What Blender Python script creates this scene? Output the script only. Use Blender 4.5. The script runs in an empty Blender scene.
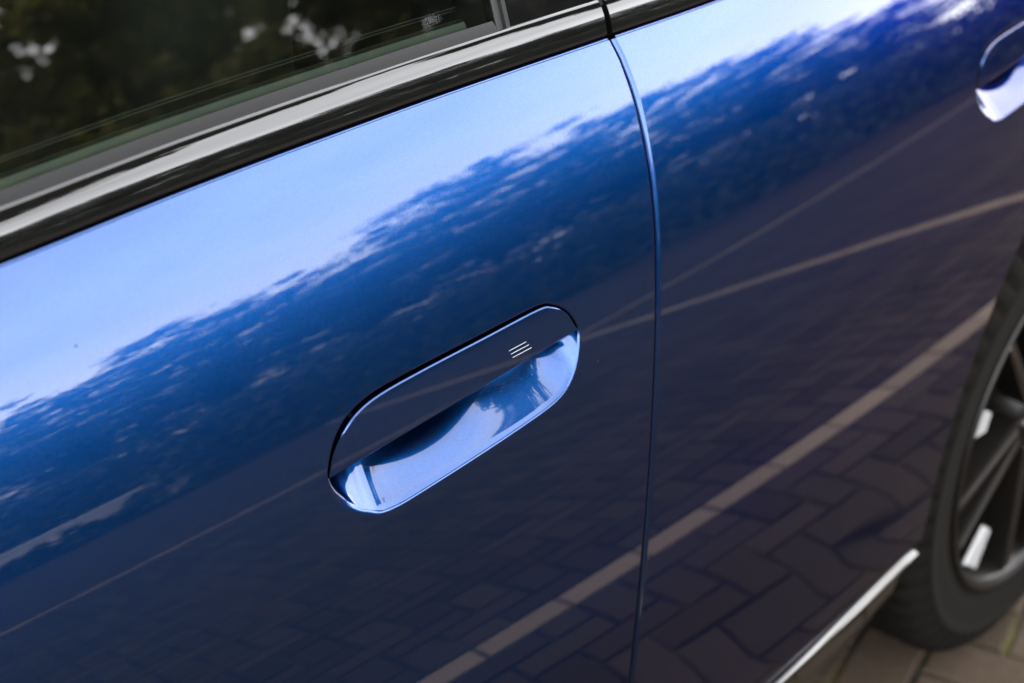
import bpy, bmesh, math, random
from mathutils import Vector, Matrix, noise
random.seed(7)
SC = bpy.context.scene
COL = SC.collection
R = math.radians

# ---------------------------------------------------------------- camera
cam_d = bpy.data.cameras.new('camera'); cam = bpy.data.objects.new('camera', cam_d); COL.objects.link(cam)
cam_d.sensor_width = 36.0; cam_d.lens = 1560 / 1024 * 36.0
cam_d.clip_start = 0.02; cam_d.clip_end = 600
_r = Vector((0.6696819, -0.74264807, 0.0)); _u = Vector((0.3669178, 0.33086763, 0.86942391)); _w = Vector((0.64567599, 0.58223745, -0.49406686))
cam.matrix_world = Matrix(((_r.x, _u.x, -_w.x, -0.94560222), (_r.y, _u.y, -_w.y, -0.68906596), (_r.z, _u.z, -_w.z, 1.5642667), (0, 0, 0, 1)))
cam_d.dof.use_dof = True; cam_d.dof.focus_distance = 1.165; cam_d.dof.aperture_fstop = 5.0
SC.camera = cam
# ---------------------------------------------------------------- world: hazy sky with thin broken cloud
SUN_EL, SUN_AZ = R(56), R(115)            # azimuth from +X, counter-clockwise
W = bpy.data.worlds.new('World'); SC.world = W; W.use_nodes = True
nt = W.node_tree; nt.nodes.clear()
wo = nt.nodes.new('ShaderNodeOutputWorld'); bg = nt.nodes.new('ShaderNodeBackground'); bg.inputs['Strength'].default_value = 0.12
sky = nt.nodes.new('ShaderNodeTexSky'); sky.sky_type = 'NISHITA'; sky.sun_disc = False
sky.sun_elevation = SUN_EL; sky.sun_rotation = math.pi / 2 - SUN_AZ; sky.air_density = 1.0; sky.dust_density = 1.5
tc = nt.nodes.new('ShaderNodeTexCoord'); mp = nt.nodes.new('ShaderNodeMapping'); mp.inputs['Scale'].default_value = (1.0, 1.0, 2.6)
nz = nt.nodes.new('ShaderNodeTexNoise'); nz.inputs['Scale'].default_value = 2.2; nz.inputs['Detail'].default_value = 6; nz.inputs['Roughness'].default_value = 0.55
cr = nt.nodes.new('ShaderNodeValToRGB'); cr.color_ramp.elements[0].position = 0.30; cr.color_ramp.elements[1].position = 0.62
cr.color_ramp.elements[0].color = (0.72, 0.72, 0.72, 1); cr.color_ramp.elements[1].color = (1, 1, 1, 1)
mx = nt.nodes.new('ShaderNodeMix'); mx.data_type = 'RGBA'; mx.inputs[7].default_value = (47, 48.5, 51, 1)
L = nt.links.new
L(tc.outputs['Generated'], mp.inputs['Vector']); L(mp.outputs['Vector'], nz.inputs['Vector']); L(nz.outputs['Fac'], cr.inputs['Fac'])
sz_ = nt.nodes.new('ShaderNodeSeparateXYZ'); hz = nt.nodes.new('ShaderNodeMapRange'); hz.inputs['From Min'].default_value = 0.62; hz.inputs['From Max'].default_value = 1.0
hz.interpolation_type = 'SMOOTHSTEP'; hz.inputs['To Min'].default_value = 1.0; hz.inputs['To Max'].default_value = 0.45          # haze and cloud thin out towards the zenith
hm = nt.nodes.new('ShaderNodeMath'); hm.operation = 'MULTIPLY'; L(tc.outputs['Generated'], sz_.inputs[0]); L(sz_.outputs['Z'], hz.inputs['Value']); L(hz.outputs['Result'], hm.inputs[0]); L(cr.outputs['Color'], hm.inputs[1])
gl = nt.nodes.new('ShaderNodeMapRange'); gl.interpolation_type = 'SMOOTHSTEP'; gl.inputs['From Min'].default_value = 0.10; gl.inputs['From Max'].default_value = 0.36; gl.inputs['To Min'].default_value = 1.6; gl.inputs['To Max'].default_value = 1.17
L(sz_.outputs['Z'], gl.inputs['Value']); hc = nt.nodes.new('ShaderNodeVectorMath'); hc.operation = 'SCALE'; hc.inputs[0].default_value = (47.5, 48.0, 49.5); L(gl.outputs['Result'], hc.inputs['Scale']); L(hc.outputs[0], mx.inputs[7])
L(hm.outputs[0], mx.inputs[0]); L(sky.outputs['Color'], mx.inputs[6]); L(mx.outputs[2], bg.inputs['Color']); L(bg.outputs['Background'], wo.inputs['Surface'])
# ---------------------------------------------------------------- sun behind thin cloud
sd = bpy.data.lights.new('sun', 'SUN'); sd.energy = 0.7; sd.angle = R(14); sd.color = (1.0, 0.95, 0.87)
so = bpy.data.objects.new('sun', sd); COL.objects.link(so); so.location = (0, 0, 12)
so.rotation_euler = Vector((-math.cos(SUN_EL) * math.cos(SUN_AZ), -math.cos(SUN_EL) * math.sin(SUN_AZ), -math.sin(SUN_EL))).to_track_quat('-Z', 'Y').to_euler()
# ---------------------------------------------------------------- exposure
vs = SC.view_settings; vs.view_transform = 'Standard'; vs.look = 'None'; vs.exposure = 0.3; vs.gamma = 1.0; vs.use_curve_mapping = False
SC.cycles.max_bounces = 10; SC.cycles.glossy_bounces = 6; SC.cycles.transparent_max_bounces = 12
SC.cycles.caustics_reflective = False; SC.cycles.caustics_refractive = False
SC.cycles.use_denoising = True

# ================================================================ helpers
def mesh_obj(name, verts, faces, mat=None, parent=None, smooth=True, normals=None):
    me = bpy.data.meshes.new(name); me.from_pydata([tuple(v) for v in verts], [], faces); me.validate(verbose=False); me.update()
    if smooth: me.polygons.foreach_set('use_smooth', [True] * len(me.polygons))
    if normals is not None:
        vn = [tuple(v.vector) for v in me.vertex_normals]
        me.normals_split_custom_set_from_vertices([tuple(n) if n is not None else vn[i] for i, n in enumerate(normals)])
    o = bpy.data.objects.new(name, me); COL.objects.link(o)
    if mat: me.materials.append(mat)
    if parent: o.parent = parent
    return o
def tag(o, label=None, cat=None, group=None, kind=None):
    for k, v in (('label', label), ('category', cat), ('group', group), ('kind', kind)):
        if v: o[k] = v
    return o
def empty(name, loc=(0, 0, 0), parent=None):
    o = bpy.data.objects.new(name, None); COL.objects.link(o); o.location = loc; o.empty_display_size = 0.1
    if parent: o.parent = parent
    return o
def lerp(a, b, t): return a + (b - a) * t
def sstep(a, b, x):
    t = min(max((x - a) / (b - a), 0), 1); return t * t * (3 - 2 * t)
def cr1(pts, q):
    """smooth value through (position, value) knots"""
    n = len(pts)
    if q <= pts[0][0]: return pts[0][1]
    if q >= pts[-1][0]: return pts[-1][1]
    i = 0
    while q > pts[i + 1][0]: i += 1
    def m(k):
        a = max(k - 1, 0); b = min(k + 1, n - 1)
        return (pts[b][1] - pts[a][1]) / (pts[b][0] - pts[a][0])
    h = pts[i + 1][0] - pts[i][0]; t = (q - pts[i][0]) / h
    return (2*t**3 - 3*t*t + 1) * pts[i][1] + (t**3 - 2*t*t + t) * h * m(i) + (-2*t**3 + 3*t*t) * pts[i+1][1] + (t**3 - t*t) * h * m(i+1)
def closed_spline(pts, per=12):
    out = []; n = len(pts)
    for i in range(n):
        p0, p1, p2, p3 = pts[i-1], pts[i], pts[(i+1) % n], pts[(i+2) % n]
        for k in range(per):
            t = k / per
            out.append(tuple(0.5 * ((2*b) + (-a + c) * t + (2*a - 5*b + 4*c - d) * t*t + (-a + 3*b - 3*c + d) * t**3) for a, b, c, d in zip(p0, p1, p2, p3)))
    return out

# ---------------------------------------------------------------- materials
def new_mat(name):
    m = bpy.data.materials.new(name); m.use_nodes = True
    b = m.node_tree.nodes['Principled BSDF']; return m, m.node_tree, b
def simple(name, col, rough=0.5, metal=0.0, coat=0.0, var=0.0, scale=40, bump=0.0, spec=0.5):
    m, t, b = new_mat(name)
    b.inputs['Base Color'].default_value = (*col, 1); b.inputs['Roughness'].default_value = rough; b.inputs['Metallic'].default_value = metal
    b.inputs['Coat Weight'].default_value = coat; b.inputs['Specular IOR Level'].default_value = spec
    if var or bump:
        c = t.nodes.new('ShaderNodeTexCoord'); n = t.nodes.new('ShaderNodeTexNoise'); n.inputs['Scale'].default_value = scale; n.inputs['Detail'].default_value = 5
        t.links.new(c.outputs['Object'], n.inputs['Vector'])
        if var:
            x = t.nodes.new('ShaderNodeMix'); x.data_type = 'RGBA'
            x.inputs[6].default_value = (*[v * (1 - var) for v in col], 1); x.inputs[7].default_value = (*[min(v * (1 + var), 1) for v in col], 1)
            t.links.new(n.outputs['Fac'], x.inputs[0]); t.links.new(x.outputs[2], b.inputs['Base Color'])
        if bump:
            q = t.nodes.new('ShaderNodeBump'); q.inputs['Strength'].default_value = 1.0; q.inputs['Distance'].default_value = bump
            t.links.new(n.outputs['Fac'], q.inputs['Height']); t.links.new(q.outputs['Normal'], b.inputs['Normal'])
    return m
def paint_mat():
    m, t, b = new_mat('blue_metallic_paint')
    c = t.nodes.new('ShaderNodeTexCoord')
    v = t.nodes.new('ShaderNodeTexVoronoi'); v.inputs['Scale'].default_value = 1500; t.links.new(c.outputs['Object'], v.inputs['Vector'])
    r = t.nodes.new('ShaderNodeValToRGB'); r.color_ramp.elements[0].color = (0.0022, 0.029, 0.118, 1); r.color_ramp.elements[1].color = (0.0036, 0.044, 0.172, 1)
    sp = t.nodes.new('ShaderNodeSeparateColor'); t.links.new(v.outputs['Color'], sp.inputs['Color']); t.links.new(sp.outputs['Red'], r.inputs['Fac'])
    t.links.new(r.outputs['Color'], b.inputs['Base Color'])
    b.inputs['Metallic'].default_value = 1.0; b.inputs['Roughness'].default_value = 0.26; b.inputs['Specular Tint'].default_value = (0.02, 0.10, 0.25, 1)
    b.inputs['Coat Weight'].default_value = 1.0; b.inputs['Coat Roughness'].default_value = 0.012; b.inputs['Coat IOR'].default_value = 1.52
    # faint settled dust: specks that dull the clear coat a little
    n = t.nodes.new('ShaderNodeTexNoise'); n.inputs['Scale'].default_value = 260; n.inputs['Detail'].default_value = 2; t.links.new(c.outputs['Object'], n.inputs['Vector'])
    q = t.nodes.new('ShaderNodeMapRange'); q.inputs['From Min'].default_value = 0.66; q.inputs['From Max'].default_value = 0.76; q.inputs['To Min'].default_value = 0.010; q.inputs['To Max'].default_value = 0.035
    t.links.new(n.outputs['Fac'], q.inputs['Value'])
    # scattered specks of dirt
    v2 = t.nodes.new('ShaderNodeTexVoronoi'); v2.inputs['Scale'].default_value = 26; t.links.new(c.outputs['Object'], v2.inputs['Vector'])
    s2 = t.nodes.new('ShaderNodeSeparateColor'); t.links.new(v2.outputs['Color'], s2.inputs['Color'])
    d1 = t.nodes.new('ShaderNodeMapRange'); d1.inputs['From Min'].default_value = 0.05; d1.inputs['From Max'].default_value = 0.025; t.links.new(v2.outputs['Distance'], d1.inputs['Value'])
    d2 = t.nodes.new('ShaderNodeMath'); d2.operation = 'GREATER_THAN'; d2.inputs[1].default_value = 0.72; t.links.new(s2.outputs['Red'], d2.inputs[0])
    d3 = t.nodes.new('ShaderNodeMath'); d3.operation = 'MULTIPLY'; t.links.new(d1.outputs['Result'], d3.inputs[0]); t.links.new(d2.outputs[0], d3.inputs[1])
    d4 = t.nodes.new('ShaderNodeMath'); d4.operation = 'MULTIPLY_ADD'; d4.inputs[1].default_value = 0.35; t.links.new(d3.outputs[0], d4.inputs[0]); t.links.new(q.outputs['Result'], d4.inputs[2]); t.links.new(d4.outputs[0], b.inputs['Coat Roughness'])
    # orange peel of the clear coat
    n3 = t.nodes.new('ShaderNodeTexNoise'); n3.inputs['Scale'].default_value = 170; n3.inputs['Detail'].default_value = 2; t.links.new(c.outputs['Object'], n3.inputs['Vector'])
    bp = t.nodes.new('ShaderNodeBump'); bp.inputs['Strength'].default_value = 1.0; bp.inputs['Distance'].default_value = 0.0000045; t.links.new(n3.outputs['Fac'], bp.inputs['Height']); t.links.new(bp.outputs['Normal'], b.inputs['Coat Normal'])
    return m
M = {}
M['paint'] = paint_mat()
M['gloss_black'] = simple('gloss_black_trim', (0.003, 0.003, 0.003), 0.02, spec=0.8)
M['rubber'] = simple('matte_rubber', (0.007, 0.007, 0.0068), 0.6, var=0.25, scale=300, spec=0.2)
M['dark'] = simple('dark_cavity', (0.008, 0.008, 0.008), 0.7)
M['interior'] = simple('interior_cloth', (0.012, 0.012, 0.011), 0.8, var=0.3, scale=60)
M['pillar_trim'] = simple('interior_pillar_plastic', (0.05, 0.05, 0.046), 0.6)
M['inner_seal'] = simple('grey_green_inner_seal', (0.13, 0.145, 0.13), 0.5, var=0.15, scale=30)
M['belt'] = simple('seat_belt_webbing', (0.05, 0.05, 0.05), 0.7)
M['alu'] = simple('satin_aluminium', (0.17, 0.167, 0.16), 0.3, metal=1.0)
M['tyre'] = simple('dusty_tyre_rubber', (0.003, 0.0024, 0.0017), 0.9, var=0.45, scale=25, bump=0.0004, spec=0.12)
M['rim_dark'] = simple('dark_rim_paint', (0.004, 0.0032, 0.0026), 0.35, spec=0.3)
M['rim_face'] = simple('machined_rim_face', (0.16, 0.15, 0.14), 0.3, metal=1.0)
M['rim_insert'] = simple('light_grey_rim_insert', (0.36, 0.36, 0.36), 0.5, metal=0.3)
M['brake'] = simple('brake_steel', (0.11, 0.105, 0.10), 0.45, metal=1.0, var=0.2)
M['symbol'] = simple('symbol_print', (0.30, 0.31, 0.34), 0.4)
def glass_mat():
    m = bpy.data.materials.new('tinted_window_glass'); m.use_nodes = True; t = m.node_tree; t.nodes.clear()
    o = t.nodes.new('ShaderNodeOutputMaterial'); x = t.nodes.new('ShaderNodeMixShader'); f = t.nodes.new('ShaderNodeFresnel'); f.inputs['IOR'].default_value = 1.68
    a = t.nodes.new('ShaderNodeBsdfTransparent'); a.inputs['Color'].default_value = (0.50, 0.56, 0.50, 1)
    g = t.nodes.new('ShaderNodeBsdfGlossy'); g.inputs['Roughness'].default_value = 0.0; g.inputs['Color'].default_value = (1, 1, 1, 1)
    t.links.new(f.outputs['Fac'], x.inputs['Fac']); t.links.new(a.outputs[0], x.inputs[1]); t.links.new(g.outputs[0], x.inputs[2]); t.links.new(x.outputs[0], o.inputs['Surface'])
    return m
M['glass'] = glass_mat()
def dots_mat():
    m, t, b = new_mat('printed_dot_line')
    b.inputs['Base Color'].default_value = (0.16, 0.17, 0.15, 1); b.inputs['Roughness'].default_value = 0.5
    return m
M['dots'] = dots_mat()
def paver_mat(name, base, var):
    m, t, b = new_mat(name)
    g = t.nodes.new('ShaderNodeNewGeometry'); oi = t.nodes.new('ShaderNodeObjectInfo')
    ad = t.nodes.new('ShaderNodeMath'); ad.operation = 'ADD'; fr = t.nodes.new('ShaderNodeMath'); fr.operation = 'FRACT'
    t.links.new(g.outputs['Random Per Island'], ad.inputs[0]); t.links.new(oi.outputs['Random'], ad.inputs[1]); t.links.new(ad.outputs[0], fr.inputs[0])
    c = t.nodes.new('ShaderNodeTexCoord'); n = t.nodes.new('ShaderNodeTexNoise'); n.inputs['Scale'].default_value = 55; n.inputs['Detail'].default_value = 6
    n2 = t.nodes.new('ShaderNodeTexNoise'); n2.inputs['Scale'].default_value = 420; n2.inputs['Detail'].default_value = 3
    t.links.new(g.outputs['Position'], n.inputs['Vector']); t.links.new(g.outputs['Position'], n2.inputs['Vector'])
    a1 = t.nodes.new('ShaderNodeMath'); a1.operation = 'MULTIPLY_ADD'; a1.inputs[1].default_value = 0.45
    a2 = t.nodes.new('ShaderNodeMath'); a2.operation = 'MULTIPLY_ADD'; a2.inputs[1].default_value = 0.30
    a3 = t.nodes.new('ShaderNodeMath'); a3.operation = 'MULTIPLY'; a3.inputs[1].default_value = 0.30
    t.links.new(fr.outputs[0], a3.inputs[0]); t.links.new(n.outputs['Fac'], a1.inputs[0]); t.links.new(a3.outputs[0], a1.inputs[2])
    t.links.new(n2.outputs['Fac'], a2.inputs[0]); t.links.new(a1.outputs[0], a2.inputs[2])
    r = t.nodes.new('ShaderNodeValToRGB'); r.color_ramp.elements[0].position = 0.2; r.color_ramp.elements[1].position = 0.85
    r.color_ramp.elements[0].color = (*[v * (1 - var) for v in base], 1); r.color_ramp.elements[1].color = (*[v * (1 + var) for v in base], 1)
    t.links.new(a2.outputs[0], r.inputs['Fac']); t.links.new(r.outputs['Color'], b.inputs['Base Color'])
    b.inputs['Roughness'].default_value = 0.95; b.inputs['Specular IOR Level'].default_value = 0.1
    bp = t.nodes.new('ShaderNodeBump'); bp.inputs['Distance'].default_value = 0.0012; t.links.new(n2.outputs['Fac'], bp.inputs['Height']); t.links.new(bp.outputs['Normal'], b.inputs['Normal'])
    return m
M['paver'] = paver_mat('brown_grey_concrete_paver', (0.043, 0.031, 0.022), 0.5)
M['paver_light'] = paver_mat('pale_concrete_paver', (0.225, 0.168, 0.122), 0.25)
def joint_mat():
    m, t, b = new_mat('mossy_joint_sand')
    g = t.nodes.new('ShaderNodeNewGeometry'); n = t.nodes.new('ShaderNodeTexNoise'); n.inputs['Scale'].default_value = 6; n.inputs['Detail'].default_value = 6
    t.links.new(g.outputs['Position'], n.inputs['Vector'])
    r = t.nodes.new('ShaderNodeValToRGB'); r.color_ramp.elements[0].position = 0.47; r.color_ramp.elements[1].position = 0.62
    r.color_ramp.elements[0].color = (0.007, 0.0058, 0.0045, 1); r.color_ramp.elements[1].color = (0.062, 0.052, 0.009, 1)
    t.links.new(n.outputs['Fac'], r.inputs['Fac']); t.links.new(r.outputs['Color'], b.inputs['Base Color']); b.inputs['Roughness'].default_value = 1.0
    return m
M['joint'] = joint_mat()
M['ground'] = simple('far_grey_brown_paving', (0.016, 0.013, 0.0105), 0.95, var=0.35, scale=3, spec=0.1)
M['bark'] = simple('grey_brown_bark', (0.035, 0.028, 0.022), 0.9, var=0.4, scale=18)
def leaf_mat(name, c0, c1):
    m, t, b = new_mat(name)
    g = t.nodes.new('ShaderNodeNewGeometry'); r = t.nodes.new('ShaderNodeValToRGB')
    r.color_ramp.elements[0].color = (*c0, 1); r.color_ramp.elements[1].color = (*c1, 1)
    t.links.new(g.outputs['Random Per Island'], r.inputs['Fac']); t.links.new(r.outputs['Color'], b.inputs['Base Color']); b.inputs['Roughness'].default_value = 0.6
    return m
M['leaf'] = leaf_mat('olive_green_leaf', (0.018, 0.024, 0.009), (0.045, 0.052, 0.016))
def leaf_lit(name, c0, c1):
    m = leaf_mat(name, c0, c1); t = m.node_tree; b = t.nodes['Principled BSDF']; tr = t.nodes.new('ShaderNodeBsdfTranslucent'); x = t.nodes.new('ShaderNodeMixShader'); x.inputs[0].default_value = 0.55
    r = [n for n in t.nodes if n.type == 'VALTORGB'][0]; t.links.new(r.outputs['Color'], tr.inputs['Color'])
    t.links.new(b.outputs[0], x.inputs[1]); t.links.new(tr.outputs[0], x.inputs[2]); t.links.new(x.outputs[0], t.nodes['Material Output'].inputs['Surface']); return m
M['leaf_thin'] = leaf_lit('thin_olive_leaf', (0.075, 0.078, 0.014), (0.20, 0.175, 0.030))
M['leaf2'] = leaf_mat('dark_green_leaf', (0.014, 0.022, 0.010), (0.034, 0.046, 0.016))

# ================================================================ the paved ground
PAVE_ROT = R(11.5); PAVE_ORG = (1.07, -0.909)     # the pale row of pavers runs through PAVE_ORG, turned a little from the car
ground = tag(mesh_obj('ground', [(-150, -150, -0.014), (150, -150, -0.014), (150, 150, -0.014), (-150, 150, -0.014)], [(0, 1, 2, 3)], M['ground'], smooth=False), kind='structure')
pavement = mesh_obj('pavement', [(-5.8, -9.0, -0.007), (8.4, -9.0, -0.007), (8.4, 2.2, -0.007), (-5.8, 2.2, -0.007)], [(0, 1, 2, 3)], M['joint'], smooth=False)
tag(pavement, kind='structure'); pavement.location = (PAVE_ORG[0], PAVE_ORG[1], 0); pavement.rotation_euler = (0, 0, PAVE_ROT)
def brick_geo(lx, ly, g=0.009, c=0.004, dep=0.011):
    a, b = lx / 2 - g / 2, ly / 2 - g / 2
    v = [(-a, -b, -dep), (a, -b, -dep), (a, b, -dep), (-a, b, -dep), (-a, -b, -c), (a, -b, -c), (a, b, -c), (-a, b, -c),
         (-a + c, -b + c, 0), (a - c, -b + c, 0), (a - c, b - c, 0), (-a + c, b - c, 0)]
    f = [(8, 9, 10, 11)]
    for i in range(4):
        j = (i + 1) % 4; f += [(i, j, j + 4, i + 4), (i + 4, j + 4, j + 8, i + 8)]
    return v, f
U = 0.1
ROW_Y = {0: 'A', -46: 'C'}                      # pale rows along the bay, in paver units
COL_X = {21: 'B'}                               # pale row across, at the end of the bay
def pale_cell(i, j):
    if j in ROW_Y: return 'h'
    if i in COL_X and j < 0: return 'v'
    return None
bricks = []                                     # (cx, cy, lx, ly, pale)
IX0, IX1, JY0, JY1 = -58, 84, -90, 22
for i in range(IX0, IX1):
    for j in range(JY0, JY1):
        pc = pale_cell(i, j)
        if pc == 'h':
            if i % 2 == 0: bricks.append(((i + 1) * U, (j + 0.5) * U, 2 * U, U, True))
            continue
        if pc == 'v':
            if j % 2 == 0: bricks.append(((i + 0.5) * U, (j + 1) * U if not pale_cell(i, j + 1) == 'h' else (j + .5) * U, U, 2 * U if not pale_cell(i, j + 1) == 'h' else U, True))
            continue
        m = (i - j) % 4
        if m == 0:
            if pale_cell(i + 1, j): bricks.append(((i + .5) * U, (j + .5) * U, U, U, False))
            else: bricks.append(((i + 1) * U, (j + .5) * U, 2 * U, U, False))
        elif m == 1 and pale_cell(i - 1, j): bricks.append(((i + .5) * U, (j + .5) * U, U, U, False))
        elif m == 3:
            if pale_cell(i, j + 1): bricks.append(((i + .5) * U, (j + .5) * U, U, U, False))
            else: bricks.append(((i + .5) * U, (j + 1) * U, U, 2 * U, False))
        elif m == 2 and pale_cell(i, j - 1): bricks.append(((i + .5) * U, (j + .5) * U, U, U, False))
bricks.sort(key=lambda b: (b[0] - 0.15) ** 2 + (b[1] - 0.35) ** 2)
geo = {}
def brick_mesh(lx, ly, pale):
    k = (round(lx, 2), round(ly, 2), pale)
    if k not in geo:
        v, f = brick_geo(lx, ly); me = bpy.data.meshes.new('brick'); me.from_pydata(v, [], f); me.update(); me.materials.append(M['paver_light' if pale else 'paver']); geo[k] = me
    return geo[k]
for cx, cy, lx, ly, pale in bricks[:300]:
    o = bpy.data.objects.new('brick', brick_mesh(lx, ly, pale)); COL.objects.link(o); o.parent = pavement
    o.location = (cx, cy, random.uniform(-0.0012, 0.0012)); o.rotation_euler = (random.uniform(-.006, .006), random.uniform(-.006, .006), random.uniform(-.008, .008))
for pale in (False, True):
    V, F = [], []
    for cx, cy, lx, ly, p in bricks[300:]:
        if p != pale: continue
        v, f = brick_geo(lx, ly); n = len(V); dz = random.uniform(-.0012, .0012); a, b = random.uniform(-.006, .006), random.uniform(-.006, .006)
        V += [(x + cx, y + cy, z + dz + a * x + b * y) for x, y, z in v]; F += [tuple(q + n for q in t) for t in f]
    tag(mesh_obj('farther_pale_bricks' if pale else 'farther_bricks', V, F, M['paver_light' if pale else 'paver'], pavement, smooth=False), kind='stuff')

# ================================================================ the car
# side surface: tilt of the body side (degrees from upright) at each height, summed into a profile
TILT = [(0.10,-24),(0.30,-20),(0.37,-15),(0.42,-8),(0.455,-1),(0.50,2.2),(0.55,1.4),(0.60,1.8),(0.66,3.4),(0.74,6),(0.82,9.3),(0.90,12.8),(0.95,15),(0.99,16.8),(1.05,20),(1.10,23.3),(1.16,27),(1.24,33),(1.40,38)]
Z0, DZ, NZ = 0.1, 0.001, 1301
_T = [R(cr1(TILT, Z0 + i * DZ)) for i in range(NZ)]
_Y = [0.0] * NZ
for i in range(1, NZ): _Y[i] = _Y[i-1] + DZ * 0.5 * (math.tan(_T[i]) + math.tan(_T[i-1]))
_Y = [v - _Y[850] for v in _Y] if True else _Y
def _tab(t, z):
    q = min(max((z - Z0) / DZ, 0), NZ - 1.001); i = int(q); return t[i] + (t[i+1] - t[i]) * (q - i)
def S(x, z): return _tab(_Y, z) + (x - .1) ** 2 / 28.0
def NRM(x, z): return Vector(((x - .1) / 14.0, -1.0, math.tan(_tab(_T, z)))).normalized()
def SP(x, z, off=0.0):
    p = Vector((x, S(x, z), z)); return p + NRM(x, z) * off if off else p
GAP = [(0.10,-0.115),(0.35,-0.100),(0.50,-0.0855),(0.5949,-0.0731),(0.661,-0.0639),(0.7199,-0.0537),(0.7756,-0.0426),(0.8284,-0.0306),(0.879,-0.0178),(0.9277,-0.0042),(0.9753,0.0089),(1.0223,0.0202),(1.0616,0.0259),(1.1007,0.0288),(1.1325,0.0265),(1.1487,0.0224),(1.20,0.012)]
def gap(z): return cr1(GAP, z)
BELT = [(-2.2,1.085),(-1.2,1.128),(-0.8,1.1425),(-0.5355,1.1494),(-0.3896,1.1541),(-0.2126,1.1555),(-0.1085,1.1546),(0.0091,1.1525),(0.1516,1.1496),(0.5,1.146),(1.0,1.143),(2.0,1.14)]
def belt(x): return cr1(BELT, x)
WX, WZ, WR, AR = 0.955, 0.385, 0.385, 0.457       # rear wheel centre, tyre radius, arch radius
FWX = -2.06
SILL_Z = 0.4375

car = empty('parked_car', (0, 0, 0))
tag(car, 'blue metallic car with flush door handles and black window trim, parked on brick paving', 'car')

class PB:
    def __init__(s): s.v = []; s.n = []; s.f = []
    def add(s, p, n=None): s.v.append(Vector(p)); s.n.append(n); return len(s.v) - 1
    def strip(s, a, b, closed=False, flip=False):
        n = len(a)
        for i in range(n if closed else n - 1):
            j = (i + 1) % n; q = (a[i], a[j], b[j], b[i]); s.f.append(q[::-1] if flip else q)
    def build(s, name, mat, parent, normals=True):
        o = mesh_obj(name, s.v, s.f, mat, parent, normals=s.n if normals else None)
        if not normals: o.data.set_sharp_from_angle(angle=R(38))
        return o

def edge_roll(pb, ids, tans, r=0.003, steps=5, flange=0.018, closed=False, flip=False, amax=None):
    """round the panel edge over and turn a flange inwards; returns the ring at the end of the roll"""
    P = [pb.v[i].copy() for i in ids]; Nn = [pb.n[i] for i in ids]; T = []
    for t, n in zip(tans, Nn):
        t = Vector(t); t = (t - n * t.dot(n)).normalized(); T.append(t)
    prev = ids; last = None
    for k in range(1, steps + 1):
        ring = []
        for q in range(len(ids)):
            a = (amax[q] if amax else math.pi / 2) * k / steps; rr = r[q] if isinstance(r, list) else r
            ring.append(pb.add(P[q] + rr * (math.sin(a) * T[q] - (1 - math.cos(a)) * Nn[q]), (math.cos(a) * Nn[q] + math.sin(a) * T[q]).normalized()))
        pb.strip(prev, ring, closed, flip); prev = ring
    if flange:
        ring = [pb.add(pb.v[i] - Nn[q] * flange, T[q]) for q, i in enumerate(prev)]
        pb.strip(prev, ring, closed, flip); 
    return prev, T

def outline_at_angles(outline, cx, cz, sx, sz, angs):
    """point of a star-shaped outline at each scaled angle about its centre"""
    A = [(math.atan2((p[1] - cz) / sz, (p[0] - cx) / sx), p) for p in outline]; A.sort(key=lambda a: a[0]); n = len(A); res = []
    for a in angs:
        k = 0
        while k < n and A[k][0] < a: k += 1
        a0, p0 = A[k - 1]; a1, p1 = A[k % n]
        d0 = (a - a0) % (2 * math.pi); d = (a1 - a0) % (2 * math.pi); t = d0 / d if d else 0
        res.append((lerp(p0[0], p1[0], t), lerp(p0[1], p1[1], t)))
    return res

HOLE = [(-0.3668,0.9440),(-0.3642,0.9283),(-0.3543,0.9145),(-0.3415,0.9058),(-0.3300,0.9003),(-0.3150,0.8984),(-0.2950,0.8984),(-0.2271,0.9012),(-0.1701,0.9046),(-0.1385,0.9083),(-0.1197,0.916),(-0.1062,0.9302),(-0.0975,0.9495),(-0.0978,0.9606),(-0.1059,0.9742),(-0.1215,0.9855),(-0.14,0.9896),(-0.2013,0.9897),(-0.2637,0.9894),(-0.3082,0.9879),(-0.3334,0.9824),(-0.3482,0.9738),(-0.3600,0.9599)]
FLAP = [(-0.3648,0.9444),(-0.3615,0.9510),(-0.3554,0.9601),(-0.3436,0.9700),(-0.3280,0.9786),(-0.3040,0.9833),(-0.2597,0.9849),(-0.1969,0.9853),(-0.1390,0.9855),(-0.1228,0.9822),(-0.1087,0.9728),(-0.1018,0.9595),(-0.1000,0.9550)]

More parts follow.
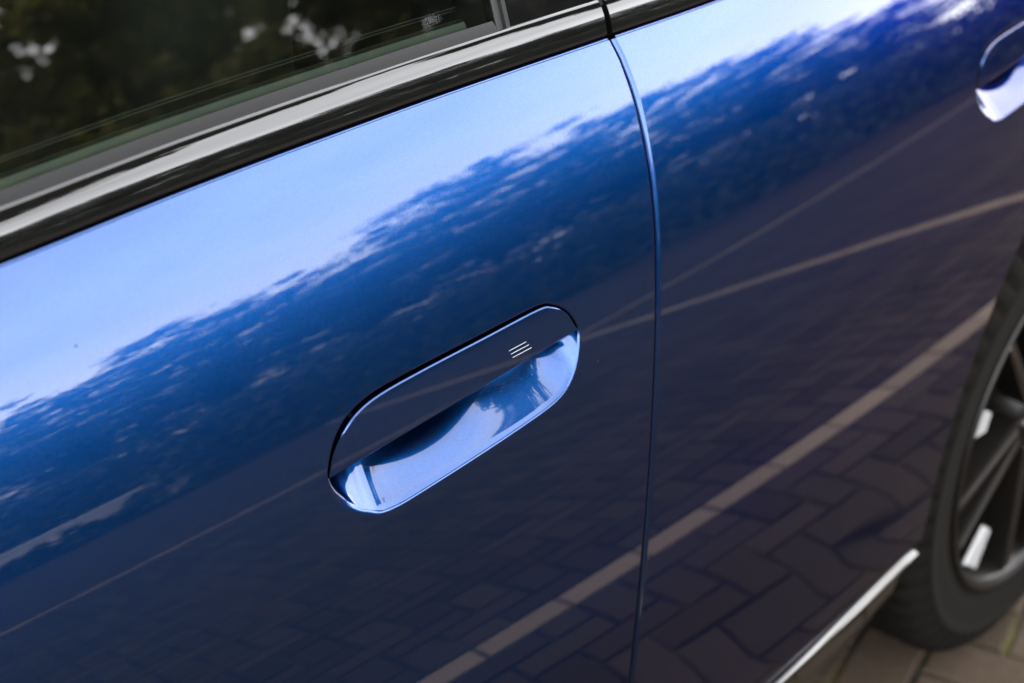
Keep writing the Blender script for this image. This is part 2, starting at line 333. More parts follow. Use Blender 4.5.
def door_panel(name, xl, xr, zb, zt, parent, hole=None, nu=90, nv=110, rl=0.003):
    """xl(z), xr(z): front and rear edges; zb, zt(x): lower and upper edges; hole: handle opening (outline in x, z)"""
    pb = PB(); r = 0.003
    def mapf(u, v):
        z = lerp(zb, zt(lerp(xl(1.0), xr(1.0), u)) - r, v); 
        for _ in range(2):
            x = lerp(xl(z) + rl, xr(z) - r, u); z = lerp(zb, zt(x) - r, v)
        return x, z
    us = [i / nu for i in range(nu + 1)]; vs_ = [j / nv for j in range(nv + 1)]
    uv = [[mapf(u, v) for v in vs_] for u in us]
    ids = [[pb.add(SP(*uv[i][j]), NRM(*uv[i][j])) for j in range(nv + 1)] for i in range(nu + 1)]
    hr = None
    if hole:
        x0, x1 = min(p[0] for p in hole) - .03, max(p[0] for p in hole) + .03; z0, z1 = min(p[1] for p in hole) - .025, max(p[1] for p in hole) + .025
        jm = min(range(nv), key=lambda j: abs(uv[nu // 2][j][1] - (z0 + z1) / 2))
        i0 = max(i for i in range(nu) if uv[i][jm][0] < x0); i1 = min(i for i in range(nu) if uv[i][jm][0] > x1)
        im = (i0 + i1) // 2
        j0 = max(j for j in range(nv) if uv[im][j][1] < z0); j1 = min(j for j in range(nv) if uv[im][j][1] > z1)
        hr = (i0, i1, j0, j1)
    for i in range(nu):
        for j in range(nv):
            if hr and hr[0] <= i < hr[1] and hr[2] <= j < hr[3]: continue
            pb.f.append((ids[i][j], ids[i+1][j], ids[i+1][j+1], ids[i][j+1]))
    # panel edges
    edge_roll(pb, [ids[nu][j] for j in range(nv + 1)], [(1, 0, 0)] * (nv + 1), r, flip=True)
    edge_roll(pb, [ids[0][j] for j in range(nv + 1)], [(-1, 0, 0)] * (nv + 1), rl, 8)
    edge_roll(pb, [ids[i][nv] for i in range(nu + 1)], [(0, 0, 1)] * (nu + 1), r)
    edge_roll(pb, [ids[i][0] for i in range(nu + 1)], [(0, 0, -1)] * (nu + 1), r, flip=True)
    out = None
    if hr:
        i0, i1, j0, j1 = hr
        loop = [(i, j0) for i in range(i0, i1)] + [(i1, j) for j in range(j0, j1)] + [(i, j1) for i in range(i1, i0, -1)] + [(i0, j) for j in range(j1, j0, -1)]
        cx = (min(p[0] for p in hole) + max(p[0] for p in hole)) / 2; cz = (min(p[1] for p in hole) + max(p[1] for p in hole)) / 2
        sx = (max(p[0] for p in hole) - min(p[0] for p in hole)) / 2; sz = (max(p[1] for p in hole) - min(p[1] for p in hole)) / 2
        dense = closed_spline(hole, 14)
        # subdivide the loop so the outline gets enough points
        K = 3; ring0 = []; 
        xz0 = []
        for q in range(len(loop)):
            a = uv[loop[q][0]][loop[q][1]]; b = uv[loop[(q+1) % len(loop)][0]][loop[(q+1) % len(loop)][1]]
            for k in range(K): xz0.append((lerp(a[0], b[0], k / K), lerp(a[1], b[1], k / K)))
        angs = [math.atan2((p[1] - cz) / sz, (p[0] - cx) / sx) for p in xz0]
        tgt = outline_at_angles(dense, cx, cz, sx, sz, angs)
        prev = [pb.add(SP(*p), NRM(*p)) for p in xz0]
        LV = 9
        for k in range(1, LV + 1):
            t = k / LV; t = 1 - (1 - t) ** 1.5
            ring = [pb.add(SP(*p), NRM(*p)) for p in [(lerp(a[0], b[0], t), lerp(a[1], b[1], t)) for a, b in zip(xz0, tgt)]]
            pb.strip(prev, ring, True); prev = ring
        n = len(prev); tans = []; am = []; rr = []
        for q in range(n):
            a, b = tgt[q - 2], tgt[(q + 2) % n]; d = (b[0] - a[0], b[1] - a[1]); l = math.hypot(*d) or 1
            m2 = (-d[1] / l, d[0] / l); tans.append((m2[0], 0, m2[1])); bt = sstep(-0.15, 0.95, m2[1])
            am.append(R(lerp(88, 44, bt))); rr.append(lerp(0.0022, 0.0032, bt) + 0.006 * max(0.0, m2[0] * .8 + m2[1] * .6) ** 4)
        last, T = edge_roll(pb, prev, tans, rr, 6, 0, True, amax=am)
        out = dict(ring=[pb.v[i].copy() for i in last], nrm=[pb.n[i] for i in last], am=am, tgt=tgt, box=(cx, cz, sx, sz))
    o = pb.build(name, M['paint'], parent)
    return o, out

def handle_cup(h, parent, D=0.036):
    """the scooped recess behind the flap"""
    cx, cz, sx, sz = h['box']; pb = PB(); ring = h['ring']; n = len(ring); K = 16
    med = []
    for p in ring: med.append((cx + (sx - .050) * math.sin(min(max((p.x - cx) / sx, -1), 1) * math.pi / 2 * .93), cz + .006))
    prev = [pb.add(p, nn) for p, nn in zip(ring, h['nrm'])]
    for k in range(1, K + 1):
        t = k / K; cur = []
        for q in range(n):
            p = ring[q]; m = med[q]; hh = math.hypot(m[0] - p.x, m[1] - p.z); d0 = p.y - S(p.x, p.z)
            g1 = min(math.tan(h['am'][q]) * hh, 2.9 * D)
            Dq = D * (0.84 + 0.62 * math.exp(-((m[0] - (cx - .026)) / .046) ** 2))
            d = d0 + (t**3 - 2*t*t + t) * g1 + (3*t*t - 2*t**3) * (Dq - d0)
            x, z = lerp(p.x, m[0], t), lerp(p.z, m[1], t); cur.append(pb.add((x, S(x, z) + d, z)))
        pb.strip(prev, cur, True); prev = cur
    return pb.build('handle_cup', M['paint'], parent)

def handle_flap(dx, dz, parent, tiltback=0.0):
    pts = [(x + dx, z + dz) for x, z in FLAP]; dense = []
    nP = len(pts)
    for i in range(nP - 1):
        p0 = pts[max(i-1, 0)]; p1 = pts[i]; p2 = pts[i+1]; p3 = pts[min(i+2, nP-1)]
        for k in range(10):
            t = k / 10; dense.append(tuple(0.5 * ((2*b) + (-a + c) * t + (2*a - 5*b + 4*c - d) * t*t + (-a + 3*b - 3*c + d) * t**3) for a, b, c, d in zip(p0, p1, p2, p3)))
    dense.append(pts[-1])
    for k in range(1, 60): dense.append((lerp(pts[-1][0], pts[0][0], k / 60), lerp(pts[-1][1], pts[0][1], k / 60)))
    n = len(dense); r = 0.0015; pb = PB(); zc = 0.9655 + dz
    x0, x1 = min(p[0] for p in dense), max(p[0] for p in dense)
    med = [(min(max(p[0], x0 + .034), x1 - .028), zc) for p in dense]; ins = []; T = []
    for p, m in zip(dense, med):
        d = (p[0] - m[0], p[1] - m[1]); l = math.hypot(*d); T.append((d[0] / l, 0, d[1] / l)); ins.append((p[0] - d[0] / l * r, p[1] - d[1] / l * r))
    off = 0.0004
    def nrm(x, z): return (NRM(x, z) + Vector((0, 0, -tiltback))).normalized()
    edge = [pb.add(SP(x, z, off), nrm(x, z)) for x, z in ins]
    prev = edge
    for k in range(1, 8):
        t = k / 7; cur = [pb.add(SP(lerp(a[0], b[0], t), lerp(a[1], b[1], t), off), nrm(lerp(a[0], b[0], t), lerp(a[1], b[1], t))) for a, b in zip(ins, med)]
        pb.strip(prev, cur, True, flip=True); prev = cur
    last, TT = edge_roll(pb, edge, T, r, 5, 0, True)
    Nn = [nrm(*p) for p in ins]
    back = [pb.add(pb.v[i] - Nn[q] * 0.011, TT[q]) for q, i in enumerate(last)]; pb.strip(last, back, True)
    b2 = [pb.add(pb.v[i] - Nn[q] * 0.0, -Nn[q]) for q, i in enumerate(back)]; pb.strip(back, b2, True)
    b3 = [pb.add(SP(m[0], m[1], -0.014), -Nn[q]) for q, m in enumerate(med)]; pb.strip(b2, b3, True)
    o = pb.build('handle_flap', M['paint'], parent)
    # printed three-bar mark
    for k in range(3):
        xa, xb = -0.1775 + k * 0.0012, -0.1580 + k * 0.0022; z = 0.9668 - k * 0.0031
        q = PB(); w = 0.00026
        a = [q.add(SP(x + dx, z + dz - w, off + .0003)) for x in (xa, xb)]; b = [q.add(SP(x + dx, z + dz + w, off + .0003)) for x in (xa, xb)]
        q.strip(a, b); q.build('symbol_line', M['symbol'], parent, normals=False)
    return o

def sweep(name, xs, base, prof, mat, parent, caps=True):
    """extrude a cross-section: base(x) -> point, prof: list of (dy inward, dz)"""
    pb = PB(); prev = None; first = None
    for x in xs:
        b = base(x); ring = [pb.add((b[0] + (pp[2] if len(pp) > 2 else 0), b[1] + pp[0], b[2] + pp[1])) for pp in prof]
        if prev: pb.strip(prev, ring, flip=True)
        else: first = ring
        prev = ring
    if caps: pb.f.append(tuple(first)); pb.f.append(tuple(reversed(prev)))
    return pb.build(name, mat, parent, normals=False)
def tilt_profile(y, z, segs, sub=4):
    pr = [(y, z)]; last = segs[0][0]
    for ang, ln in segs:
        for k in range(sub):
            a = R(lerp(last, ang, (k + .5) / sub)); y += math.sin(a) * ln / sub; z += math.cos(a) * ln / sub; pr.append((y, z))
        last = ang
    return pr
def frange(a, b, n): return [lerp(a, b, i / n) for i in range(n + 1)]
def belt_pt(x): z = belt(x); return (x, S(x, z), z)

# ---- body panels
HG = 0.0012
front_door, hf = door_panel('front_door', lambda z: -1.16 - 0.10 * (1.0 - z), lambda z: gap(z) - HG, SILL_Z, belt, car, closed_spline(HOLE, 2), nu=150, nv=130)
RDX, RDZ = 0.951, 0.020
def rear_edge(z):
    if z < 0.80: return min(WX - math.sqrt(max(AR * AR - (z - WZ) ** 2, 0.0049)), 1.2)
    return lerp(WX - math.sqrt(AR * AR - (0.80 - WZ) ** 2), 0.975, sstep(0.78, 0.90, z))
rear_door, hrr = door_panel('rear_door', lambda z: gap(z) + HG, rear_edge, SILL_Z, belt, car, [(x + RDX, z + RDZ) for x, z in closed_spline(HOLE, 2)], nu=150, nv=150, rl=0.0048)
handle_cup(hf, front_door); handle_flap(0, 0, front_door)
handle_cup(hrr, rear_door); handle_flap(RDX, RDZ, rear_door)
def q_left(z): return rear_edge(z) + 0.0045 if z > 0.80 else WX
def q_right(z): return 1.72 - 0.10 * max(0, z - 0.9)
quarter, _ = door_panel('quarter_panel', q_left, q_right, 0.832, belt, car, nu=40, nv=30)
def q2_left(z): return WX + math.sqrt(max(AR * AR - (z - WZ) ** 2, 0.0049))
quarter_low, _ = door_panel('rear_bumper_corner', q2_left, q_right, 0.36, lambda x: 0.828, car, nu=24, nv=40)
def f_left(z): return FWX + math.sqrt(max(AR * AR - (z - WZ) ** 2, 0.0049))
fender, _ = door_panel('front_fender', f_left, lambda z: -1.165 - 0.10 * (1.0 - z), SILL_Z, lambda x: min(belt(x), 0.822), car, nu=30, nv=50)
fender_top, _ = door_panel('fender_top', lambda z: -2.55, lambda z: -1.165 - 0.10 * (1.0 - z), 0.828, belt, car, nu=40, nv=30)

# ---- belt-line trim, rubber wipers and glass of both doors
TRIM = [(0.0085, -0.006), (0.0045, -0.004), (0.0015, 0.0)] + tilt_profile(0.0004, 0.0015, [(8, .001), (12, .003), (15, .005), (18, .004), (23, .0035), (28, .0035), (31, .0035), (35, .0028), (46, .0012), (66, .0012), (90, .0014)])
ty, tz = TRIM[-1]
TRIM += [(ty + .004, tz - .003), (ty + .004, -0.006)]
WIPER = tilt_profile(ty - .0012, tz - .0006, [(30, .0005), (52, .0085), (75, .001)], 2) + [(ty + .010, tz - .006), (ty + .003, tz - .006)]
wy, wz = ty - .0012 + .0075, tz + .0052
GY, GZ = wy + .0035, wz - .003                  # where the glass leaves the wiper
GT = [(0.0, 35.0), (0.15, 37.0), (0.45, 42.0)]
def glass_pt(x, s, off=0.0):
    b = belt_pt(x); y, z, a = b[1] + GY, b[2] + GZ, 0; n = 24
    for k in range(n):
        a = R(cr1(GT, s * (k + .5) / n)); y += math.sin(a) * s / n; z += math.cos(a) * s / n
    a = R(cr1(GT, s)); return Vector((x, y - math.cos(a) * off, z + math.sin(a) * off))
TG = 0.0016                                      # half the trim gap
def trim_x(x0, x1, n): return frange(x0, x1, n)
gx = gap(1.15)
sweep('belt_trim', trim_x(-1.17, gx - .0035, 90), belt_pt, TRIM, M['gloss_black'], front_door)
sweep('window_wiper_seal', frange(-1.17, -0.098, 80), belt_pt, WIPER, M['rubber'], front_door)
sweep('belt_trim', trim_x(gx + .0035, 1.02, 60), belt_pt, TRIM, M['gloss_black'], rear_door)
sweep('window_wiper_seal', frange(0.075, 0.95, 60), belt_pt, WIPER, M['rubber'], rear_door)
LEAN = 0.30
def pane(name, x0, x1, parent, s0=-0.012, s1=0.50, mat=None, off=0.0, thick=0.004, lean0=0.0, lean1=LEAN, nx=30, ns=26):
    pb = PB(); rows = []; rb = []
    for i in range(nx + 1):
        a, b = [], []
        for k in range(ns + 1):
            s = lerp(s0, s1, k / ns); x = lerp(x0 + lean0 * s, x1 + lean1 * s, i / nx)
            a.append(pb.add(glass_pt(x, s, off)))
            if thick: b.append(pb.add(glass_pt(x, s, off - thick)))
        rows.append(a); rb.append(b)
    for i in range(nx):
        pb.strip(rows[i], rows[i+1], flip=True)
        if thick: pb.strip(rb[i], rb[i+1])
    if not thick: return pb.build(name, mat or M['glass'], parent, normals=False)
    pb.strip(rows[0], rb[0], flip=False); pb.strip(rows[-1], rb[-1], flip=True)
    pb.strip([r[0] for r in rows], [r[0] for r in rb]); pb.strip([r[-1] for r in rows], [r[-1] for r in rb], flip=True)
    return pb.build(name, mat or M['glass'], parent, normals=False)
pane('window_glass', -1.30, -0.090, front_door, thick=0.0)
pane('window_glass', 0.068, 0.96, rear_door, thick=0.0)
# gloss pillar covers either side of the door gap, with a bright edge strip at the glass
pane('pillar_cover', -0.0795, gx - .006, front_door, off=0.0035, thick=.012, lean0=LEAN, mat=M['gloss_black'], nx=6)
pane('window_run_channel', -0.090, -0.0835, front_door, off=0.001, thick=.01, lean0=LEAN, mat=M['dark'], nx=1)
pane('pillar_edge_strip', -0.0832, -0.0790, front_door, off=0.0045, thick=.01, lean0=LEAN, mat=M['rubber'], nx=1)
pane('pillar_cover', gx + .003, 0.066, rear_door, off=0.0035, thick=.012, lean0=LEAN, mat=M['gloss_black'], nx=6)
# inner seal and printed dot line seen at the foot of the front glass
def inner_pt(x):
    p = glass_pt(x, 0.004, -0.012); return (p.x, p.y, p.z)
sweep('inner_seal', frange(-1.17, -0.115, 60), inner_pt, [(0.007 * math.sin(a), 0.010 * math.cos(a)) for a in [math.pi * 2 * k / 12 for k in range(12)]] , M['inner_seal'], front_door)
V, F = [], []
for k in range(430):
    x = lerp(-1.1, -0.12, k / 430)
    for row in range(2):
        s = 0.0185 + row * 0.0022; h = 0.00055; n = len(V); xx = x + (0.0011 if row else 0)
        for a, b in ((-h, 0), (0, -h), (h, 0), (0, h)): V.append(glass_pt(xx + a, s + b, -0.0008))
        F.append((n, n + 1, n + 2, n + 3))
tag(mesh_obj('printed_dots', V, F, M['dots'], front_door, smooth=False), kind='stuff')

# ---- roof, cabin and floor: closed dark volume behind the glass
tp = [glass_pt(x, 0.50) for x in (-1.15, 1.1)]
yt, zt_ = tp[0].y, tp[0].z
def box(name, a, b, mat, parent, bev=0.0):
    bm = bmesh.new(); bmesh.ops.create_cube(bm, size=1.0)
    for v in bm.verts: v.co = Vector((lerp(a[0], b[0], v.co.x + .5), lerp(a[1], b[1], v.co.y + .5), lerp(a[2], b[2], v.co.z + .5)))
    if bev: bmesh.ops.bevel(bm, geom=bm.edges[:], offset=bev, segments=3, affect='EDGES', profile=0.5)
    me = bpy.data.meshes.new(name); bm.to_mesh(me); bm.free()
    if bev: me.polygons.foreach_set('use_smooth', [True] * len(me.polygons))
    o = bpy.data.objects.new(name, me); COL.objects.link(o); me.materials.append(mat); o.parent = parent; return o
sweep('roof', frange(-1.2, 1.65, 20), lambda x: (x, 0, 0), [(yt - .03, zt_ - .03), (yt - .028, zt_ - .005), (yt, zt_ + .018), (yt + .25, zt_ + .05), (yt + .6, zt_ + .06), (yt + .95, zt_ + .04), (yt + 1.0, zt_), (yt + 1.0, zt_ - .03)], M['gloss_black'], car)
cabin = empty('cabin', (0, 0, 0), car)
box('cabin_floor', (-2.4, .12, .24), (1.6, 1.75, .30), M['dark'], cabin)
box('far_side_wall', (-2.4, 1.72, .31), (1.6, 1.76, 1.10), M['dark'], cabin)
box('door_lining', (-1.15, .17, .45), (0.9, .22, 1.135), M['interior'], cabin, .02)
box('bulkhead', (-2.42, .15, .31), (-2.38, 1.7, 1.05), M['dark'], cabin)
box('tail_panel', (1.55, .12, .31), (1.60, 1.7, 1.05), M['dark'], cabin)
box('far_window_band', (-1.2, 1.50, 1.11), (1.6, 1.53, zt_ - .04), M['dark'], cabin)
box('front_light_blocker', (-1.26, .20, 1.06), (-1.22, 1.5, zt_ - .03), M['dark'], cabin)  # opaque panel added at the open windscreen to keep daylight out of the cabin
box('rear_light_blocker', (1.50, .20, 1.06), (1.54, 1.5, zt_ - .03), M['dark'], cabin)  # same at the rear opening: added only to block light into the cabin
box('seat_base', (-0.72, .34, .50), (-0.15, .86, .72), M['interior'], cabin, .06)
box('seat_back', (-0.26, .34, .62), (-0.06, .86, 1.30), M['interior'], cabin, .06)
box('head_rest', (-0.18, .46, 1.33), (-0.06, .74, 1.52), M['interior'], cabin, .04)
box('pillar_trim', (0.075, .205, .9), (0.19, .26, 1.62), M['pillar_trim'], cabin, .012)
box('seat_belt', (0.005, .235, .8), (0.050, .238, 1.60), M['belt'], cabin)
# door shut faces seen in the gap
def jamb_x(z): return gap(z)
pb = PB(); a = []; b = []
for z in frange(.2, 1.16, 40):
    y = S(gap(z), z); a.append(pb.add((gap(z) - .03, y + .024, z))); b.append(pb.add((gap(z) + .03, y + .024, z)))
pb.strip(a, b); pb.build('door_jamb', M['dark'], car, normals=False)

# ---- sill: bright strip over a gloss-black skirt
def sill_pt(x): return (x, S(x, SILL_Z), SILL_Z)
SX1 = 0.480
skirt = tilt_profile(0.0, 0.0, [(0, .001)], 1)
skirt = [(0.020, 0.012), (0.006, -0.004), (0.004, -0.010), (0.006, -0.020), (0.010, -0.045), (0.020, -0.085), (0.036, -0.125), (0.060, -0.165), (0.085, -0.195), (0.105, -0.215), (0.30, -0.215), (0.30, 0.012)]
def sm(pr, k=4):
    out = []
    for i in range(len(pr) - 1):
        p0, p1, p2, p3 = pr[max(i-1, 0)], pr[i], pr[i+1], pr[min(i+2, len(pr)-1)]
        for t in [q / k for q in range(k)]: out.append(tuple(0.5 * ((2*b) + (-a + c) * t + (2*a - 5*b + 4*c - d) * t*t + (-a + 3*b - 3*c + d) * t**3) for a, b, c, d in zip(p0, p1, p2, p3)))
    return out + [pr[-1]]
sill = sweep('sill_skirt', frange(-1.62, SX1 - .004, 60), sill_pt, sm(skirt[:10]) + skirt[10:], M['gloss_black'], car)
pb = PB(); prev = None
for x in frange(-1.62, SX1 + .004, 120):
    w = lerp(.0005, .0046, sstep(0.12, 0.48, x) ** 1.5); w *= math.sqrt(max(1 - max((x - (SX1 - .008)) / .0125, 0) ** 2, 0.02)); b = sill_pt(x); zc = b[2] - .0085
    ring = [pb.add((x, b[1] + dy, zc + dz)) for dy, dz in ((.012, w), (.004, w), (-.0005, w * .72), (-.004, 0), (-.0055, -w * .7), (-.003, -w), (.012, -w))]
    if prev: pb.strip(prev, ring, flip=True)
    prev = ring
pb.build('sill_strip', M['alu'], sill, normals=False)

# ---- wheel-arch liner
def arch_liner(cx, name):
    pb = PB(); prev = None
    for k in range(41):
        a = math.pi * (1.12 - 1.24 * k / 40); x, z = cx + (AR + .003) * math.cos(a), WZ + (AR + .003) * math.sin(a)
        y = S(x, max(z, .2)) + .020
        ring = [pb.add((x, y, z)), pb.add((x, y + .03, z)), pb.add((x, y + .34, z))]
        if prev: pb.strip(prev, ring)
        prev = ring
    c = pb.add((cx, .36, WZ))
    o = pb.build(name, M['dark'], car, normals=False); return o
arch_liner(WX, 'wheel_arch_liner')
box('wheel_well', (WX - .5, .33, .25), (WX + .5, .36, .85), M['dark'], car)

# ---- rear wheel
def wheel(cx, y0, parent):
    """outer sidewall at y0, axle along Y"""
    wh = empty('rear_wheel', (cx, y0, WZ), parent)
    W_ = 0.255; SEG = 360
    prof = [(0.268, 0.012), (0.272, 0.004), (0.285, 0.0035), (0.288, 0.0015), (0.300, 0.000), (0.318, -0.0025), (0.330, -0.003), (0.332, -0.0045), (0.340, -0.0045), (0.342, -0.003), (0.355, 0.001), (0.368, 0.0075), (0.376, 0.0150), (0.3815, 0.024), (0.3835, 0.036), (0.3842, 0.050), (0.3842, 0.0585), (0.3775, 0.060), (0.3775, 0.068), (0.3845, 0.0695), (0.385, 0.098), (0.385, 0.1035), (0.3778, 0.105), (0.3778, 0.114), (0.385, 0.1155), (0.385, 0.16), (0.3778, 0.162), (0.3778, 0.171), (0.385, 0.173), (0.384, 0.20), (0.381, 0.225), (0.368, 0.246), (0.34, W_), (0.28, W_ - .005)]
    V, F = [], []
    for s in range(SEG):
        a = 2 * math.pi * s / SEG
        for k, (r, y) in enumerate(prof):
            rr = r
            if (y < .05 and r > 0.352) or r > 0.379:
                skew = int(y * 60)
                if (s + skew) % 6 < 2: rr -= 0.012 if y < .06 else 0.006
            V.append((rr * math.cos(a), y, rr * math.sin(a)))
    n = len(prof)
    for s in range(SEG):
        t = (s + 1) % SEG
        for k in range(n - 1): F.append((s * n + k, s * n + k + 1, t * n + k + 1, t * n + k))
    mesh_obj('tyre', V, F, M['tyre'], wh)
    def lathe(name, pr, mat, seg=96):
        V, F = [], []; n = len(pr)
        for s in range(seg):
            a = 2 * math.pi * s / seg
            V += [(r * math.cos(a), y, r * math.sin(a)) for r, y in pr]
        for s in range(seg):
            t = (s + 1) % seg
            F += [(s * n + k, s * n + k + 1, t * n + k + 1, t * n + k) for k in range(n - 1)]
        return mesh_obj(name, V, F, mat, wh)
    lathe('rim', [(0.272, .010), (0.2725, .002), (0.268, .000), (0.262, .002), (0.258, .010), (0.252, .024), (0.246, .045), (0.243, .10), (0.243, .20), (0.262, .235), (0.272, .240)], M['rim_dark'])
    lathe('rim_lip', [(0.2735, .0035), (0.2735, -.0012), (0.2675, -.0012), (0.2665, .0015)], M['rim_dark'])
    lathe('hub', [(0.0, .008), (0.03, .008), (0.036, .011), (0.055, .018), (0.062, .030), (0.065, .07)], M['rim_dark'], 48)
    lathe('brake_disc', [(0.19, .115), (0.19, .100), (0.188, .099), (0.10, .099), (0.09, .085), (0.0, .085)], M['brake'], 64)
    def bar(name, pts, mat, ang, y0, y1):
        """flat radial piece: outline in (radius, across), front face at y0"""
        c, s_ = math.cos(ang), math.sin(ang); V = []
        for y, sh in ((y0, .94), (y0 + .004, 1.0), (y1, 1.0)):
            mr = sum(p[0] for p in pts) / len(pts); mt = sum(p[1] for p in pts) / len(pts)
            for r, t in pts:
                r2, t2 = mr + (r - mr) * sh, mt + (t - mt) * sh; dy = .018 * (1 - (r2 / .26)) if name != 'rim_insert' else 0
                V.append((r2 * c - t2 * s_, y + dy, r2 * s_ + t2 * c))
        n = len(pts); F = [tuple(range(n))]
        for L_ in (0, 1): F += [(L_ * n + k, (L_ + 1) * n + k, (L_ + 1) * n + (k + 1) % n, L_ * n + (k + 1) % n) for k in range(n)]
        return mesh_obj(name, V, F, mat, wh, smooth=False)
    for k in range(5):
        a = 2 * math.pi * k / 5 + R(197)
        for sg in (-1, 1):
            bar('spoke', [(0.045, sg * .004), (0.255, sg * .030), (0.257, sg * .047), (0.050, sg * .026)], M['rim_dark'], a, .004, .040)
            bar('spoke_face', [(0.06, sg * .008), (0.253, sg * .0425), (0.254, sg * .0455), (0.06, sg * .0125)], M['rim_face'], a, .0025, .010)
        bar('rim_insert', [(0.185, -.014), (0.247, -.024), (0.247, .024), (0.185, .014)], M['rim_insert'], a + math.pi / 5 + R(0), .016, .022)
    for k in range(5):
        a = 2 * math.pi * (k + .5) / 5
        pb = PB(); prev = None
        for y, r in ((.014, 0.0), (.014, .007), (.02, .0085), (.05, .0085)):
            ring = [pb.add((.048 * math.cos(a) + r * math.cos(q * math.pi / 4), y, .048 * math.sin(a) + r * math.sin(q * math.pi / 4))) for q in range(8)]
            if prev: pb.strip(prev, ring, True)
            prev = ring
        pb.build('wheel_bolt', M['rim_face'], wh, normals=False)
    return wh
wheel(WX, -0.004, car)
tag(bpy.data.objects['rear_wheel'])

# ================================================================ the trees that the paint mirrors
def limb(V, F, p0, p1, r0, r1, seg=7):
    d = (p1 - p0).normalized(); a = d.orthogonal().normalized(); b = d.cross(a); n = len(V)
    for p, r in ((p0, r0), (p1, r1)):
        for k in range(seg):
            t = 2 * math.pi * k / seg; V.append(p + (a * math.cos(t) + b * math.sin(t)) * r)
    F += [(n + k, n + (k + 1) % seg, n + seg + (k + 1) % seg, n + seg + k) for k in range(seg)]
def tree_meshes(rnd, h, rx, rz, z_c, leaves, lsize, lean=(0, 0), clumps=60, ry=None, rot=0.0, spread=1.0):
    ry = ry or rx
    """trunk and crown of one tree standing on z = 0; crown = leaf faces gathered in clumps on the twigs"""
    V, F = [], []; top = Vector((lean[0], lean[1], z_c)); p = Vector((0, 0, -.05)); r = h * .022; N_ = 7
    path = [p]
    for k in range(1, N_ + 1):
        t = k / N_; q = Vector((lean[0] * t * t, lean[1] * t * t, lerp(0, z_c, t))) + Vector((rnd.uniform(-.05, .05), rnd.uniform(-.05, .05), 0)) * h * .1
        limb(V, F, path[-1], q, r, r * .86, 9); r *= .86; path.append(q)
    cl = []
    for k in range(clumps):
        while True:
            d = Vector((rnd.uniform(-1, 1), rnd.uniform(-1, 1), rnd.uniform(-1, 1)))
            if 0.12 < d.length < 1: break
        d = d * (0.72 + 0.28 * d.length) 
        w = 1 + 0.30 * noise.noise(d * 2.1 + Vector((h, rx, 3.3)))
        c = top + Matrix.Rotation(rot, 3, 'Z') @ Vector((d.x * rx * w, d.y * ry * w, d.z * rz * w)); cl.append((c, rnd.uniform(.04, .17) * min(rx, 1.4 * ry)))
        st = path[rnd.choice((3, 4, 4, 5, 5, 6, 6, 7, 7))]; mid = st.lerp(c, .55) + Vector((0, 0, rnd.uniform(-.1, .25) * rx * .4))
        lr = r * rnd.uniform(.22, .6); limb(V, F, st, mid, lr, lr * .55, 5); limb(V, F, mid, c, lr * .55, lr * .12, 4)
    LV, LF = [], []
    for k in range(leaves):
        c, cr_ = cl[rnd.randrange(len(cl))]
        q = Vector((rnd.gauss(0, .5 * spread), rnd.gauss(0, .5 * spread), rnd.gauss(0, .36 / spread))) * cr_
        o = c + q; s = lsize * rnd.uniform(.6, 1.35)
        d = Vector((rnd.gauss(0, 1), rnd.gauss(0, 1), rnd.gauss(-.4, .6))).normalized(); w = d.orthogonal().normalized(); w = (Matrix.Rotation(rnd.uniform(0, 6.28), 3, d) @ w) * s * .30
        n = len(LV); mid = o + d * s * .5 + Vector((0, 0, -.06 * s))
        LV += [o, mid + w, o + d * s, mid - w]; LF += [(n, n + 1, n + 2), (n, n + 2, n + 3)]
    return (V, F), (LV, LF)
def make_tree(name, loc, t, leafmat, label, group=None, rz=0.0, sc=1.0, share=None):
    root = empty(name, loc); root.rotation_euler = (0, 0, rz); root.scale = (sc, sc, sc)
    tag(root, label, 'tree', group)
    if share:
        for ch in share.children:
            c = ch.copy(); COL.objects.link(c); c.parent = root
    else:
        mesh_obj('trunk', t[0][0], t[0][1], M['bark'], root); mesh_obj('crown', t[1][0], t[1][1], leafmat, root, smooth=False)
    return root
rnd = random.Random(11)
CX, CY = 0.0, -0.6
protos = []
spots = [(20, 25, 0.62), (29, 23, 0.66), (36, 27, 0.85), (43, 22, 1.0), (50, 26, 1.06), (57, 22, 0.90), (64, 25, 0.98), (71, 23, 0.92), (79, 24, 1.0), (88, 23, .95), (97, 24, 1.0), (107, 22, .9), (117, 25, 1.0), (128, 23, .95), (140, 24, 1.05), (152, 23, .95), (165, 25, 1.0), (12, 26, .6)]
for k, (az, ds, hh) in enumerate(spots):
    h = ds * math.tan(R(11.6)) + 1.0; h *= hh
    loc = (CX + ds * math.cos(R(az)), CY - ds * math.sin(R(az)), -0.014)
    if k < 4:
        t = tree_meshes(rnd, 6.0, 2.8, 2.95, 3.0, 44000, .11, clumps=330, spread=1.9)
        o = make_tree('row_tree', loc, t, M['leaf2'] if k % 2 else M['leaf'], 'leafy roadside tree across the paving, seen only mirrored in the blue doors', 'row of trees mirrored in the doors', rnd.uniform(0, 6), h / 6.0); protos.append(o)
    else:
        make_tree('row_tree', loc, None, None, 'leafy roadside tree across the paving, seen only mirrored in the blue doors', 'row of trees mirrored in the doors', rnd.uniform(0, 6), h / 6.0, protos[k % 4])
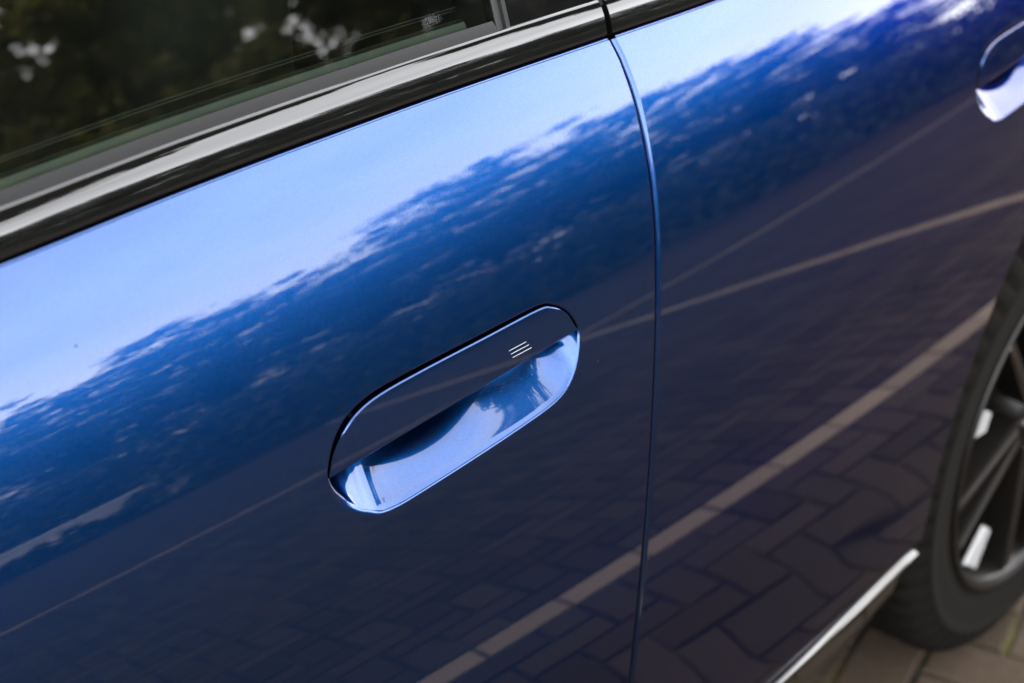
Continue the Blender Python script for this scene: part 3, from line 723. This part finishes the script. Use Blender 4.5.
# big tree whose crown hangs over the parking bay: it is what the window glass mirrors
t = tree_meshes(random.Random(5), 12.5, 5.4, 2.6, 11.1, 62000, .20, lean=(5.4, 2.15), clumps=260, ry=2.3, rot=R(34))
make_tree('overhanging_tree', (1.0, -12.0, -0.014), t, M['leaf_thin'], 'tall tree with a crown hanging over the parking bay, mirrored in the window glass')
t = tree_meshes(random.Random(9), 10.5, 3.0, 1.8, 9.1, 50000, .19, clumps=150, lean=(-1.1, -2.2))
make_tree('tall_tree', (13.2, -5.1, -0.014), t, M['leaf2'], 'tall tree with a small high crown beside the parking bays, mirrored in the dark pillar')
# pale wall added for the light streak mirrored in the front door
wa = [(CX + d * math.cos(R(a)), CY - d * math.sin(R(a))) for a, d in ((67.5, 11.2), (79, 10.6))]
wd = Vector((wa[1][0] - wa[0][0], wa[1][1] - wa[0][1], 0)).normalized(); wn = Vector((-wd.y, wd.x, 0)) * .12
def wall_box(name, z0, z1, ov, mat, parent=None):
    A_, B_ = Vector((*wa[0], 0)) - wd * ov, Vector((*wa[1], 0)) + wd * ov; n_ = wn * (1 + ov * 6)
    V = [p + s_ * n_ + Vector((0, 0, z)) for z in (z0, z1) for p, s_ in ((A_, 1), (A_, -1), (B_, -1), (B_, 1))]
    return mesh_obj(name, V, [(0, 1, 2, 3), (4, 7, 6, 5), (0, 4, 5, 1), (1, 5, 6, 2), (2, 6, 7, 3), (3, 7, 4, 0)], mat, parent, smooth=False)
M['plaster'] = simple('pale_plaster', (0.42, 0.41, 0.41), 0.8, var=0.12, scale=6)
gw = empty('added_pale_wall', (0, 0, 0)); tag(gw, 'low pale wall in front of the hedge, added for the pale streak mirrored in the front door', 'wall')
wall_box('wall_body', -0.014, 0.36, 0, M['plaster'], gw); wall_box('wall_coping', 0.362, 0.40, .03, M['plaster'], gw)
# clipped hedge along the far edge of the paving
hv, hf_ = [], []
hr_ = random.Random(3)
for k in range(46000):
    az = hr_.uniform(5, 172); ds = 12.0 + hr_.uniform(-.35, .35) + .5 * math.sin(az * .3); z = hr_.uniform(0, 1) ** .8 * (1.25 + 0.18 * noise.noise(Vector((az * .35, 0, 1))))
    o = Vector((CX + ds * math.cos(R(az)), CY - ds * math.sin(R(az)), z)); s = .11
    if 66.5 < az < 70.5 and k % 3 == 0: o.x, o.y, o.z = CX + 10.4 * math.cos(R(az)), CY - 10.4 * math.sin(R(az)), z * (0.75 - 0.55 * (az - 66.5) / 4)
    if 70.5 < az < 80 and k % 4 == 0: o.x, o.y, o.z = CX + 10.1 * math.cos(R(az)), CY - 10.1 * math.sin(R(az)), z * .17 * (1 + noise.noise(Vector((az * 1.3, 5, 1))))
    d = Vector((hr_.gauss(0, 1), hr_.gauss(0, 1), hr_.gauss(0, 1))).normalized(); w = d.orthogonal().normalized() * s * .35; n = len(hv)
    hv += [o, o + d * s * .5 + w, o + d * s, o + d * s * .5 - w]; hf_ += [(n, n + 1, n + 2, n + 3)]
tag(mesh_obj('hedge', hv, hf_, M['leaf2'], smooth=False), 'low clipped hedge along the far edge of the paving, mirrored in the doors', 'hedge')
